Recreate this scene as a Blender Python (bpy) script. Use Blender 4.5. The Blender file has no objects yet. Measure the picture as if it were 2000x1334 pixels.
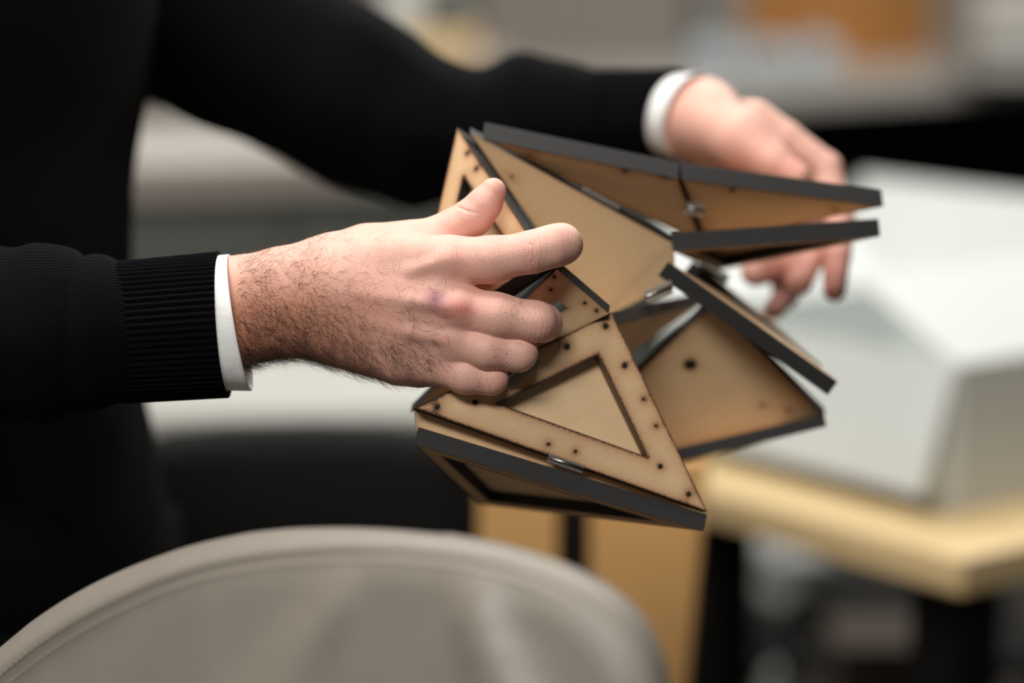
import bpy, bmesh, math, random
import numpy as np
from mathutils import Vector, Matrix

# ------------------------------------------------------------------ camera
W, H_, LENS = 2000.0, 1334.0, 85.0
FPX = LENS / 36.0 * W
PITCH = math.radians(10.0)
CAM = np.array([0.0, 0.0, 1.30])
FWD = np.array([0.0, math.cos(PITCH), -math.sin(PITCH)])
UP = np.array([0.0, math.sin(PITCH), math.cos(PITCH)])
RT = np.array([1.0, 0.0, 0.0])
scene = bpy.context.scene
COL = scene.collection
cd = bpy.data.cameras.new('camera')
cam = bpy.data.objects.new('camera', cd); COL.objects.link(cam)
cam.location = CAM; cam.rotation_euler = (math.radians(90) - PITCH, 0, 0)
cd.sensor_width = 36.0; cd.lens = LENS; cd.clip_start = 0.05; cd.clip_end = 60
cd.dof.use_dof = True; cd.dof.focus_distance = 1.345; cd.dof.aperture_fstop = 1.9
scene.camera = cam
# ------------------------------------------------------------------ world, lights, exposure
wd = bpy.data.worlds.new('world'); scene.world = wd; wd.use_nodes = True
bg = wd.node_tree.nodes['Background']; bg.inputs[0].default_value = (0.9, 0.95, 1.0, 1); bg.inputs[1].default_value = 0.03
def area(name, loc, size, power, col=(1, .97, .92), aim=None):
    l = bpy.data.lights.new(name, 'AREA'); l.shape = 'RECTANGLE'; l.size, l.size_y = size; l.energy = power; l.color = col
    o = bpy.data.objects.new(name, l); COL.objects.link(o); o.location = loc
    if aim is not None:
        o.rotation_euler = (Vector(aim) - Vector(loc)).to_track_quat('-Z', 'Y').to_euler()
    return o
area('ceiling_panel_light', (-0.45, 1.5, 2.75), (1.2, .6), 34)
area('ceiling_panel_light', (0.3, 3.3, 2.75), (1.5, .6), 22)
area('ceiling_panel_light', (-1.2, 3.8, 2.75), (1.2, .6), 20)
area('ceiling_panel_light', (1.6, 4.3, 2.75), (1.2, .6), 34)
area('ceiling_panel_light', (-0.5, -.6, 2.75), (1.3, .6), 62)
vs = scene.view_settings
vs.view_transform = 'Standard'; vs.look = 'None'; vs.gamma = 1.0; vs.use_curve_mapping = False; vs.exposure = 0.30

# ------------------------------------------------------------------ helpers
def pt(px, py, d):
    """camera frame, mm: x right, y up, z depth"""
    return np.array([(px - W / 2) / FPX * d, -(py - H_ / 2) / FPX * d, d], dtype=float)
def cam2world(P):
    P = np.asarray(P, dtype=float) / 1000.0
    return CAM + P[..., 0:1] * RT + P[..., 1:2] * UP + P[..., 2:3] * FWD
def P(px, py, d):
    return Vector(cam2world(pt(px, py, d)))
def HZ(px, py, z):
    """point of the horizontal plane z that lies on the ray of a pixel"""
    v = pt(px, py, 1000.0) / 1000.0
    d = v[0] * RT + v[1] * UP + v[2] * FWD
    t = (z - CAM[2]) / d[2]
    return Vector(CAM + d * t)
def tag(o, label=None, cat=None, group=None, kind=None):
    if label: o['label'] = label
    if cat: o['category'] = cat
    if group: o['group'] = group
    if kind: o['kind'] = kind
    return o
def empty(name, loc=(0, 0, 0), rz=0.0):
    o = bpy.data.objects.new(name, None); COL.objects.link(o); o.location = loc; o.rotation_euler[2] = rz
    o.empty_display_size = .05
    return o
def link(name, me, parent=None, mats=()):
    o = bpy.data.objects.new(name, me); COL.objects.link(o)
    for m in mats: me.materials.append(m)
    if parent is not None: o.parent = parent
    return o
def mesh(name, verts, faces, smooth=False):
    me = bpy.data.meshes.new(name)
    me.from_pydata([tuple(map(float, v)) for v in verts], [], [tuple(map(int, f)) for f in faces])
    me.update()
    if smooth: me.polygons.foreach_set('use_smooth', [True] * len(me.polygons))
    return me
def bm_mesh(name, bm, smooth=False):
    bmesh.ops.recalc_face_normals(bm, faces=bm.faces)
    me = bpy.data.meshes.new(name); bm.to_mesh(me); bm.free()
    if smooth: me.polygons.foreach_set('use_smooth', [True] * len(me.polygons))
    return me
def box_bm(size, loc=(0, 0, 0), bevel=0.0, seg=2, rot=None, bm=None):
    b2 = bmesh.new()
    bmesh.ops.create_cube(b2, size=1.0)
    bmesh.ops.scale(b2, vec=size, verts=b2.verts)
    if bevel: bmesh.ops.bevel(b2, geom=b2.edges[:], offset=bevel, segments=seg, affect='EDGES', profile=.5)
    if rot is not None: bmesh.ops.rotate(b2, cent=(0, 0, 0), matrix=rot, verts=b2.verts)
    bmesh.ops.translate(b2, vec=loc, verts=b2.verts)
    if bm is None: return b2
    me = bpy.data.meshes.new('t'); b2.to_mesh(me); b2.free(); bm.from_mesh(me); bpy.data.meshes.remove(me)
    return bm
def boxo(name, size, loc, mat, parent=None, bevel=0.003, rot=None):
    o = link(name, bm_mesh(name, box_bm(size, (0, 0, 0), bevel, 2, rot)), parent, [mat]); o.location = loc
    return o
def loft(name, rings, mat, parent=None, cap=(True, True), smooth=True):
    n = len(rings[0]); V = [v for r in rings for v in r]; F = []
    for i in range(len(rings) - 1):
        for j in range(n):
            F.append((i * n + j, i * n + (j + 1) % n, (i + 1) * n + (j + 1) % n, (i + 1) * n + j))
    if cap[0]: F.append(tuple(range(n))[::-1])
    if cap[1]: F.append(tuple((len(rings) - 1) * n + j for j in range(n)))
    return link(name, mesh(name, V, F, smooth), parent, [mat])

# ------------------------------------------------------------------ materials
def srgb(r, g, b):
    f = lambda c: (c / 255 / 12.92) if c / 255 <= .04045 else ((c / 255 + .055) / 1.055) ** 2.4
    return (f(r), f(g), f(b), 1)
class NT:
    def __init__(s, name):
        s.m = bpy.data.materials.new(name); s.m.use_nodes = True; s.t = s.m.node_tree; s.b = s.t.nodes['Principled BSDF']
    def n(s, typ, **kw):
        nd = s.t.nodes.new(typ)
        for k, v in kw.items(): setattr(nd, k, v)
        return nd
    def l(s, a, b): s.t.links.new(a, b)
    def math(s, op, a, b=None, clamp=False):
        nd = s.n('ShaderNodeMath', operation=op, use_clamp=clamp)
        for i, v in enumerate((a, b)):
            if v is None: continue
            if isinstance(v, (int, float)): nd.inputs[i].default_value = v
            else: s.l(v, nd.inputs[i])
        return nd.outputs[0]
    def mix(s, fac, a, b):
        nd = s.n('ShaderNodeMix', data_type='RGBA')
        for i, v in ((0, fac), (6, a), (7, b)):
            if isinstance(v, (int, float)): nd.inputs[i].default_value = v
            elif isinstance(v, tuple): nd.inputs[i].default_value = v
            else: s.l(v, nd.inputs[i])
        return nd.outputs[2]
    def noise(s, scale, detail=4, rough=.55, vec=None, dist=0):
        nd = s.n('ShaderNodeTexNoise'); nd.inputs['Scale'].default_value = scale; nd.inputs['Detail'].default_value = detail
        nd.inputs['Roughness'].default_value = rough; nd.inputs['Distortion'].default_value = dist
        if vec is not None: s.l(vec, nd.inputs['Vector'])
        return nd.outputs['Fac']
    def coord(s, scale=None, which='Object'):
        tc = s.n('ShaderNodeTexCoord'); o = tc.outputs[which]
        if scale:
            mp = s.n('ShaderNodeMapping'); mp.inputs['Scale'].default_value = scale; s.l(o, mp.inputs[0]); o = mp.outputs[0]
        return o
    def bump(s, h, strength=.3, dist=.001, prev=None):
        nd = s.n('ShaderNodeBump'); nd.inputs['Strength'].default_value = strength; nd.inputs['Distance'].default_value = dist
        s.l(h, nd.inputs['Height'])
        if prev is not None: s.l(prev, nd.inputs['Normal'])
        return nd.outputs[0]
def plain(name, c, rough=.5, var=.12, scale=30, bump=.1, stretch=None, spec=.5, metal=0):
    t = NT(name); co = t.coord(stretch)
    f = t.noise(scale, 5, .6, co)
    dark = tuple(v * (1 - var) for v in c[:3]) + (1,); lite = tuple(min(1, v * (1 + var)) for v in c[:3]) + (1,)
    t.l(t.mix(f, dark, lite), t.b.inputs['Base Color'])
    t.b.inputs['Roughness'].default_value = rough; t.b.inputs['Specular IOR Level'].default_value = spec; t.b.inputs['Metallic'].default_value = metal
    if bump: t.l(t.bump(f, bump, .002), t.b.inputs['Normal'])
    return t.m
def ply_face(name='birch_ply_face', base=srgb(232, 204, 164), base2=srgb(218, 184, 140)):
    t = NT(name); co = t.coord((60, 9, 60))
    g = t.noise(4, 6, .6, co, .6); big = t.noise(18, 3)
    c = t.mix(g, base, base2)
    c = t.mix(t.math('MULTIPLY', big, .3), c, srgb(208, 172, 130))
    at = t.n('ShaderNodeAttribute', attribute_name='burn'); nz = t.noise(160, 3)
    bb = t.math('MULTIPLY', at.outputs['Fac'], t.math('ADD', t.math('MULTIPLY', nz, 1.1), .5), True)
    c = t.mix(t.math('MULTIPLY', bb, .95, True), c, srgb(140, 78, 30))
    b2 = t.math('MULTIPLY', t.math('SUBTRACT', bb, .62), 2.6, True)
    c = t.mix(b2, c, srgb(40, 24, 14))
    t.l(c, t.b.inputs['Base Color']); t.b.inputs['Roughness'].default_value = .55
    t.l(t.bump(g, .08, .001), t.b.inputs['Normal'])
    return t.m
def edge_mat():
    t = NT('charred_ply_edge'); co = t.coord((8, 8, 320))
    g = t.noise(3, 4, .6, co)
    t.l(t.mix(g, srgb(15, 14, 15), srgb(42, 40, 40)), t.b.inputs['Base Color'])
    t.b.inputs['Roughness'].default_value = .62; t.l(t.bump(g, .35, .001), t.b.inputs['Normal'])
    return t.m
M = {}
M['ply'] = ply_face()
M['edge'] = edge_mat()
M['hole_and_shadow'] = plain('scorched_hole_and_hinge_shadow', srgb(14, 10, 8), .8)  # pin holes, plus the painted hinge shadow on panel H
M['wall'] = plain('warm_grey_wall_paint', srgb(176, 168, 158), .85, .05, 6)
M['floor'] = plain('dark_floor', srgb(58, 54, 50), .5, .2, 4)
M['ceil'] = plain('ceiling_white', srgb(225, 224, 220), .9, .04, 5)
M['counter_grey'] = plain('grey_laminate_counter', srgb(188, 184, 178), .45, .05, 12)
M['counter_edge'] = plain('warm_counter_edge', srgb(158, 148, 140), .5, .06, 12)
M['cab'] = plain('grey_green_cabinet', srgb(98, 102, 96), .55, .06, 8)
M['black'] = plain('matte_black', srgb(13, 13, 12), .7, .2, 30, spec=.2)
M['whitebox'] = plain('white_coated_card', srgb(205, 210, 208), .55, .03, 14)
M['whitetop'] = plain('white_tabletop', srgb(196, 196, 190), .4, .03, 10)
M['pine'] = plain('pale_wood_tabletop', srgb(226, 198, 148), .45, .10, 5, .05, (2, 20, 20))
M['oak'] = plain('honey_plywood', srgb(218, 168, 106), .5, .10, 5, .05, (14, 14, 2))
M['card'] = plain('brown_cardboard', srgb(176, 120, 62), .8, .08, 20)
M['cardi'] = plain('orange_cardboard', srgb(210, 150, 60), .8, .06, 20)
M['grey_plastic'] = plain('grey_film', srgb(150, 152, 150), .35, .2, 40, .5)
M['blue_grey'] = plain('blue_grey_sheet', srgb(166, 176, 182), .6, .12, 20)
M['green'] = plain('dark_green_strip', srgb(72, 92, 82), .6)
M['brownbox'] = plain('taupe_card', srgb(74, 64, 56), .8, .1, 20)

# ------------------------------------------------------------------ signed-distance body modelling
def seg(p, a, b, r1, r2, sz=1.0):
    a = np.asarray(a, np.float32); b = np.asarray(b, np.float32)
    q = p - a; ba = b - a
    if sz != 1.0:
        q = q * np.array([1, 1, sz], np.float32); ba = ba * np.array([1, 1, sz], np.float32)
    L = float(ba @ ba) + 1e-9
    t = np.clip((q @ ba) / L, 0, 1)
    d = np.sqrt(((q - t[:, None] * ba) ** 2).sum(1)) - (r1 + (r2 - r1) * t)
    return d
def chain(p, pts, sz=1.0, k=0.0):
    d = None
    for (a, r1), (b, r2) in zip(pts[:-1], pts[1:]):
        e = seg(p, a, b, r1, r2, sz)
        d = e if d is None else (np.minimum(d, e) if k == 0 else smin(d, e, k))
    return d
def smin(a, b, k):
    h = np.maximum(k - np.abs(a - b), 0) / k
    return np.minimum(a, b) - h * h * k * .25
def surface(f, lo, hi, h, m=4, slack=1.7):
    lo = np.asarray(lo, float); n = (np.ceil((np.asarray(hi) - lo) / (h * m)).astype(int)) * m
    nb = n // m
    bi = np.stack(np.meshgrid(*[np.arange(k) for k in nb], indexing='ij'), -1).reshape(-1, 3)
    cen = (lo + (bi * m + (m - 1) / 2) * h).astype(np.float32)
    fc = np.concatenate([f(c) for c in np.array_split(cen, max(1, len(cen) // 200000 + 1))])
    act = np.abs(fc) < m * h * .87 * slack + h
    F = np.repeat(np.repeat(np.repeat(fc.reshape(nb), m, 0), m, 1), m, 2).astype(np.float32)
    off = np.stack(np.meshgrid(*[np.arange(m)] * 3, indexing='ij'), -1).reshape(-1, 3)
    ab = bi[act]
    for chunk in np.array_split(ab, max(1, len(ab) * m ** 3 // 400000 + 1)):
        idx = (chunk[:, None, :] * m + off[None]).reshape(-1, 3)
        F[idx[:, 0], idx[:, 1], idx[:, 2]] = f((lo + idx * h).astype(np.float32))
    S = F < 0
    def cs(A):
        return sum(A[i:A.shape[0] - 1 + i, j:A.shape[1] - 1 + j, k:A.shape[2] - 1 + k].astype(np.int8) for i in (0, 1) for j in (0, 1) for k in (0, 1))
    c = cs(S); cells = np.argwhere((c > 0) & (c < 8))
    acc = np.zeros((len(cells), 3)); cnt = np.zeros(len(cells))
    cor = [(i, j, k) for i in (0, 1) for j in (0, 1) for k in (0, 1)]
    for a in cor:
        for ax in range(3):
            if a[ax]: continue
            b = list(a); b[ax] = 1
            ia = cells + a; ib = cells + b
            f0 = F[ia[:, 0], ia[:, 1], ia[:, 2]]; f1 = F[ib[:, 0], ib[:, 1], ib[:, 2]]
            mk = (f0 < 0) != (f1 < 0)
            t = np.where(mk, f0 / np.where(mk, f0 - f1, 1), 0)
            acc += mk[:, None] * (np.array(a) + t[:, None] * (np.array(b) - np.array(a))); cnt += mk
    V = lo + h * (cells + acc / cnt[:, None])
    vid = -np.ones(c.shape, int); vid[cells[:, 0], cells[:, 1], cells[:, 2]] = np.arange(len(cells))
    Q = []
    for ax in range(3):
        u, v = (ax + 1) % 3, (ax + 2) % 3
        sl0 = [slice(None)] * 3; sl1 = [slice(None)] * 3
        sl0[ax] = slice(0, -1); sl1[ax] = slice(1, None)
        d = S[tuple(sl0)] != S[tuple(sl1)]
        e = np.argwhere(d)
        ok = (e[:, u] > 0) & (e[:, v] > 0) & (e[:, u] < c.shape[u]) & (e[:, v] < c.shape[v])
        e = e[ok]
        du = np.zeros(3, int); du[u] = 1; dv = np.zeros(3, int); dv[v] = 1
        q = [e - du - dv, e - dv, e, e - du]
        q = np.stack([vid[x[:, 0], x[:, 1], x[:, 2]] for x in q], 1)
        flip = ~S[e[:, 0], e[:, 1], e[:, 2]]
        q[flip] = q[flip][:, ::-1]
        Q.append(q)
    Q = np.concatenate(Q); Q = Q[(Q >= 0).all(1)]
    # project the vertices onto the surface; normals from the gradient
    def grad(V):
        e = .35 * h; g = np.zeros_like(V)
        for a in range(3):
            o = np.zeros(3); o[a] = e
            g[:, a] = (f((V + o).astype(np.float32)) - f((V - o).astype(np.float32))) / (2 * e)
        return g
    for _ in range(2):
        g = grad(V); fv = f(V.astype(np.float32)); g2 = (g * g).sum(1) + 1e-6
        V = V - np.clip(fv / g2, -h, h)[:, None] * g
    g = grad(V); N = g / (np.linalg.norm(g, axis=1)[:, None] + 1e-9)
    return V, Q, N
def topix(V):
    return np.stack([V[:, 0] / V[:, 2] * FPX + W / 2, -V[:, 1] / V[:, 2] * FPX + H_ / 2], 1)
def fast_mesh(name, V, Q, smooth=True):
    me = bpy.data.meshes.new(name)
    me.vertices.add(len(V)); me.vertices.foreach_set('co', np.asarray(V, np.float32).ravel())
    me.loops.add(Q.size); me.loops.foreach_set('vertex_index', Q.astype(np.int32).ravel())
    me.polygons.add(len(Q)); me.polygons.foreach_set('loop_start', np.arange(0, Q.size, 4, dtype=np.int32))
    me.polygons.foreach_set('loop_total', np.full(len(Q), 4, np.int32))
    me.update(calc_edges=True); me.validate()
    if smooth: me.polygons.foreach_set('use_smooth', [True] * len(me.polygons))
    return me

# ================================================================== SETTING
def structure(o, label=None):
    o['kind'] = 'structure'
    if label: o['label'] = label
    return o
structure(boxo('floor', (8, 10.6, .05), (0, 2.0, -.025), M['floor'], bevel=0), 'dark floor of the workshop')
structure(boxo('wall_back', (8, .1, 3), (0, 7.3, 1.5), M['wall'], bevel=0), 'plain warm grey back wall')
structure(boxo('wall_left', (.1, 10.6, 3), (-3.4, 2.0, 1.5), M['wall'], bevel=0), 'warm grey side wall')
structure(boxo('ceiling', (8, 10.6, .05), (0, 2.0, 2.85), M['ceil'], bevel=0), 'white ceiling')

# grey counter with cabinet behind the person's waist
def yawbox(name, corner_l, corner_r, depth, z0, z1, mat, parent, bevel=.004, inset=0.0):
    """box whose front runs from corner_l to corner_r (world xy) and goes back by depth"""
    a = Vector((corner_l[0], corner_l[1], 0)); b = Vector((corner_r[0], corner_r[1], 0))
    u = (b - a).normalized(); n = Vector((-u.y, u.x, 0))
    L = (b - a).length
    c = (a + b) / 2 + n * (depth / 2 + inset)
    o = link(name, bm_mesh(name, box_bm((L, depth, z1 - z0), (0, 0, 0), bevel)), parent, [mat])
    o.location = (c.x, c.y, (z0 + z1) / 2); o.rotation_euler[2] = math.atan2(u.y, u.x)
    return o
t = tag(empty('counter_cabinet'), 'long grey counter with dark grey-green cabinet doors behind the dark sweater', 'counter')
cl, cr = HZ(-250, 330, .95), HZ(1300, 288, .95)
yawbox('worktop', cl, cr, .6, .915, .95, M['counter_grey'], t)
e = yawbox('front_edge', cl, cr, .02, .895, .949, M['counter_edge'], t, .002, -.012)
u = (cr - cl).normalized()
for i in range(4):
    a = cl + (cr - cl) * (i / 4) + u * .004; b = cl + (cr - cl) * ((i + 1) / 4) - u * .004
    d = yawbox('cabinet_door', a, b, .02, .1, .885, M['cab'], t, .003, .02)
yawbox('body', cl, cr, .5, 0, .9, M['cab'], t, .002, .05)

t = tag(empty('back_counter'), 'far grey counter with open dark space beneath, along the back wall', 'counter')
cl2, cr2 = HZ(1352, 172, .95), HZ(2700, 98, .95)
yawbox('worktop', cl2, cr2, .8, .90, .95, M['counter_grey'], t)
yawbox('back_panel', cl2, cr2, .02, 0, .90, M['black'], t, .002, .6)
yawbox('end_panel', cl2, cl2 + (cr2 - cl2) * .03, .6, 0, .9, M['black'], t)
yawbox('end_panel', cr2 - (cr2 - cl2) * .03, cr2, .6, 0, .9, M['black'], t)

# white table and black chair back
t = tag(empty('white_table'), 'white rectangular table behind the black chair', 'table')
a, b = HZ(60, 812, .74), HZ(930, 800, .74)
yawbox('tabletop', a, b, .40, .715, .74, M['whitetop'], t)
uu = (b - a).normalized(); nn = Vector((-uu.y, uu.x, 0))
for s in (.05, .95):
    for q in (.05, .35):
        p = a + (b - a) * s + nn * q
        boxo('leg', (.04, .04, .715), (p.x, p.y, .3575), M['black'], t)

t = tag(empty('black_chair'), 'black upholstered chair with wide curved backrest in front of white table', 'chair')
rings = []
top = [(225, 905), (250, 862), (330, 838), (450, 826), (600, 822), (750, 826), (870, 838), (930, 870), (955, 930)]
fr, bk = [], []
N = 40
pts_o = []
for i in range(N + 1):
    s = i / N * (len(top) - 1); k = min(int(s), len(top) - 2); f_ = s - k
    px = top[k][0] * (1 - f_) + top[k + 1][0] * f_; py = top[k][1] * (1 - f_) + top[k + 1][1] * f_
    x = i / N * 2 - 1
    pts_o.append((px, py, 2150 + 90 * (1 - x * x)))
V, F = [], []
prof = [(-.03, -.03), (-.022, -.006), (0, 0), (.022, -.006), (.03, -.03), (.035, -.5), (-.035, -.5)]
for p in pts_o:
    w = P(*p)
    for (dy, dz) in prof: V.append((w.x, w.y + dy, (w.z + dz) if dz > -.4 else .42))
n = len(prof)
for i in range(N):
    for j in range(n): F.append((i * n + j, i * n + (j + 1) % n, (i + 1) * n + (j + 1) % n, (i + 1) * n + j))
F += [tuple(range(n)), tuple(N * n + j for j in range(n))]
bm = bmesh.new(); me = mesh('t', V, F); bm.from_mesh(me)
link('backrest', bm_mesh('backrest', bm, True), t, [M['black']])
c0 = P(590, 850, 2200)
boxo('seat', (.50, .48, .09), (c0.x, c0.y - .02 + .25, .43), M['black'], t, .03)
for sx in (-.2, .2):
    for sy in (-.2, .2): boxo('leg', (.03, .03, .385), (c0.x + sx, c0.y + .23 + sy, .1925), M['black'], t)

# light wood worktable on the right, with the white carton
k0 = HZ(1880, 1092, .74); k1 = HZ(1400, 958, .74)
u1 = (k1 - k0).normalized(); u2 = Vector((-u1.y, u1.x, 0))
if u2.y < 0: u2 = -u2
t = tag(empty('worktable'), 'pale wooden worktable with black legs on the right', 'table')
Lw, Dw = (HZ(1235, 913, .74) - k0).length, .9
cc = k0 + u1 * Lw / 2 + u2 * Dw / 2
ang = math.atan2(u1.y, u1.x)
o = boxo('tabletop', (Lw, Dw, .035), (cc.x, cc.y, .7225), M['pine'], t, .004); o.rotation_euler[2] = ang
for s in (.06, Lw - .06):
    for q in (.06, Dw - .06):
        p = k0 + u1 * s + u2 * q
        o = boxo('leg', (.06, .06, .70), (p.x, p.y, .35), M['black'], t); o.rotation_euler[2] = ang
for q in (.10, Dw - .10):
    p = k0 + u1 * Lw / 2 + u2 * q
    o = boxo('frame_rail', (Lw - .1, .025, .012), (p.x, p.y, .699), M['black'], t, .002); o.rotation_euler[2] = ang
WT = dict(k0=k0, u1=u1, u2=u2, ang=ang)
# white carton with open flaps
b0 = HZ(1862, 1000, .7405); 
t = tag(empty('white_carton', (b0.x, b0.y, .7405), ang), 'large open white carton standing on the pale wooden table', 'box')
cw, cdp, ch, th = .40, .34, .14, .004
def lb(name, size, loc, rot=None, mat='whitebox', par=t, bevel=.0015):
    return boxo(name, size, loc, M[mat], par, bevel, rot)
sgn = 1 if (Matrix.Rotation(ang, 3, 'Z') @ Vector((0, 1, 0))).dot(u2) > 0 else -1
lb('base', (cw, cdp, th), (cw / 2, sgn * cdp / 2, th / 2))
lb('side_panel', (cw, th, ch), (cw / 2, 0, ch / 2))
lb('side_panel', (cw, th, ch), (cw / 2, sgn * cdp, ch / 2))
lb('side_panel', (th, cdp, ch), (0, sgn * cdp / 2, ch / 2))
lb('side_panel', (th, cdp, ch), (cw, sgn * cdp / 2, ch / 2))
lb('flap', (cw, .13, th), (cw / 2, -sgn * .022, ch - .058), Matrix.Rotation(sgn * 1.25, 3, 'X'))
lb('flap', (.16, cdp, th), (.07, sgn * cdp / 2, ch + .035), Matrix.Rotation(-.45, 3, 'Y'))
lb('flap', (cw + .14, .14, th), (cw / 2 + .07, sgn * (cdp + .035), ch + .052), Matrix.Rotation(sgn * .95, 3, 'X'))
lb('flap', (.13, cdp, th), (cw + .056, sgn * cdp / 2, ch + .033), Matrix.Rotation(-.52, 3, 'Y'))

# honey plywood stand between chair and table
g = P(1240, 1150, 2150)
t = tag(empty('plywood_stand', (0, 0, 0)), 'honey-coloured plywood stand with dark slot behind the grey chair', 'stand')
def pxboard(name, x0, x1, ytop, d, mat, par, thick=.03, x0b=None, x1b=None, zb=0.0):
    A, B = P(x0, ytop, d), P(x1, ytop, d); z1 = A.z
    # lower corners follow the given lean
    sc = d / FPX / 1000
    A2 = Vector((A.x + ((x0b if x0b is not None else x0) - x0) * sc, A.y, zb)); B2 = Vector((B.x + ((x1b if x1b is not None else x1) - x1) * sc, B.y, zb))
    V = [A, B, B2, A2]; V = [tuple(v) for v in V] + [(v.x, v.y + thick, v.z) for v in V]
    F = [(0, 1, 2, 3), (7, 6, 5, 4), (0, 4, 5, 1), (1, 5, 6, 2), (2, 6, 7, 3), (3, 7, 4, 0)]
    bm = bmesh.new(); m_ = mesh('t', V, F); bm.from_mesh(m_)
    bmesh.ops.recalc_face_normals(bm, faces=bm.faces)
    bmesh.ops.bevel(bm, geom=bm.edges[:], offset=.002, segments=1, affect='EDGES')
    return link(name, bm_mesh(name, bm), par, [mat])
pxboard('side_board', 935, 1090, 900, 2020, M['oak'], t)
pxboard('side_board', 1155, 1385, 900, 2020, M['oak'], t, .03, None, 1230)
pxboard('slot_panel', 1080, 1165, 900, 2080, M['black'], t, .02)
# things below the table
def crumple(name, c, s, seed, mat, label, cat):
    rnd = random.Random(seed)
    bm = bmesh.new(); bmesh.ops.create_icosphere(bm, subdivisions=4, radius=1)
    from mathutils import noise
    for v in bm.verts:
        d = v.co.normalized(); nz = noise.noise(d * 2.1 + Vector((seed, 0, 0))) * .35 + noise.noise(d * 5 + Vector((seed, 3, 0))) * .16
        v.co = Vector((d.x * s[0], d.y * s[1], d.z * s[2])) * (1 + nz)
        v.co.z = max(v.co.z, -s[2] * .75)
    o = link(name, bm_mesh(name, bm, True), None, [mat]); o.location = c
    tag(o, label, cat); return o
sh = tag(empty('storage_rack'), 'low black rack standing behind the pale worktable', 'rack')
c0 = P(1580, 1240, 3200)
boxo('shelf', (.62, .42, .03), (c0.x, c0.y + .1, c0.z - .015), M['black'], sh)
boxo('shelf', (.62, .42, .03), (c0.x, c0.y + .1, .12), M['black'], sh)
for sx in (-.295, .295):
    for sy in (-.09, .29): boxo('post', (.03, .03, c0.z - .03), (c0.x + sx, c0.y + sy, (c0.z - .03) / 2), M['black'], sh)
c1 = P(1525, 1160, 3180)
crumple('plastic_bag', (c1.x, c1.y + .1, c0.z + .057), (.085, .10, .075), 3, M['grey_plastic'], 'crumpled grey plastic bag on the black rack under the table', 'bag')
c1 = P(1745, 1268, 2900)
bx = tag(empty('taupe_box', (c1.x, c1.y, 0)), 'taupe cardboard box standing on the floor under the table', 'box')
boxo('body', (.13, .13, c1.z), (0, .08, c1.z / 2), M['brownbox'], bx)
boxo('tape', (.13 - .002, .03, .002), (0, .08, c1.z + .0005), M['brownbox'], bx, .0005)
c1 = P(1500, 1290, 2800)
o = crumple('white_sack', (c1.x, c1.y, c1.z * .42), (.052, .06, c1.z * .5), 8, M['grey_plastic'], 'pale plastic sack standing on the floor behind the plywood stand', 'bag')

# things on the back counter
Zc = .95
def on_counter(px, py, dz=0): return HZ(px, py, Zc)
t = tag(empty('cardboard_box'), 'large brown cardboard box with bright open lid on the far counter', 'box')
A = HZ(1455, 175, Zc); B = HZ(1690, 190, Zc); C_ = HZ(1880, 158, Zc)
hgt = .19
def quad_panel(name, p, q, z0, z1, mat, par, th=.006):
    p = Vector((p.x, p.y, 0)); q = Vector((q.x, q.y, 0)); u = (q - p).normalized(); n = Vector((-u.y, u.x, 0)) * th
    V = [p, q, q + n, p + n]; V = [(v.x, v.y, z) for z in (z0, z1) for v in V]
    F = [(0, 1, 2, 3), (7, 6, 5, 4), (0, 4, 5, 1), (1, 5, 6, 2), (2, 6, 7, 3), (3, 7, 4, 0)]
    bm = bmesh.new(); bm.from_mesh(mesh('t', V, F)); return link(name, bm_mesh(name, bm), par, [mat])
D_ = A + (C_ - B)
B = HZ(1690, 128, Zc); A = Vector((B.x - .275, B.y + .16, Zc)); C_ = Vector((B.x + .19, B.y + .20, Zc)); D_ = A + (C_ - B)
for nm, p, q in (('side_panel', A, B), ('side_panel', B, C_), ('side_panel', C_, D_), ('side_panel', D_, A)):
    quad_panel(nm, p, q, Zc, Zc + hgt, M['card'], t)
V = [A, B, C_, D_]
link('lid', mesh('lid', [(v.x, v.y, Zc + hgt + z) for z in (0.001, .008) for v in V], [(3, 2, 1, 0), (4, 5, 6, 7), (0, 1, 5, 4), (1, 2, 6, 5), (2, 3, 7, 6), (3, 0, 4, 7)]), t, [M['cardi']])
# bluish packets in front of it
def packet(name, c, w, d, h, seed, mat, label, cat, group):
    """soft sealed pouch: pillow body with wrinkles and flat sealed ends"""
    from mathutils import noise
    V, F, nu, nv = [], [], 40, 24
    for top in (1, -1):
        for i in range(nu + 1):
            for j in range(nv + 1):
                u, v = i / nu * 2 - 1, j / nv * 2 - 1
                pil = (max(0, 1 - abs(u) ** 3.2)) ** .6 * (max(0, 1 - abs(v) ** 3)) ** .6
                wr = noise.noise(Vector((u * 3, v * 3, seed))) * .18 + abs(noise.noise(Vector((u * 7, v * 2, seed + 5)))) * .16
                z = top * h / 2 * pil * (1 + wr) if top > 0 else -h / 2 * min(1, pil * 1.6)
                V.append((u * w / 2, v * d / 2, h / 2 + z))
    n = (nu + 1) * (nv + 1)
    for t_ in (0, 1):
        for i in range(nu):
            for j in range(nv):
                q = [t_ * n + i * (nv + 1) + j, t_ * n + (i + 1) * (nv + 1) + j, t_ * n + (i + 1) * (nv + 1) + j + 1, t_ * n + i * (nv + 1) + j + 1]
                F.append(tuple(q if t_ == 0 else q[::-1]))
    bm = bmesh.new(); bm.from_mesh(mesh('t', V, F)); bmesh.ops.remove_doubles(bm, verts=bm.verts, dist=1e-5)
    o = link(name, bm_mesh(name, bm, True), None, [mat]); o.location = c
    tag(o, label, cat, group); return o
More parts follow.
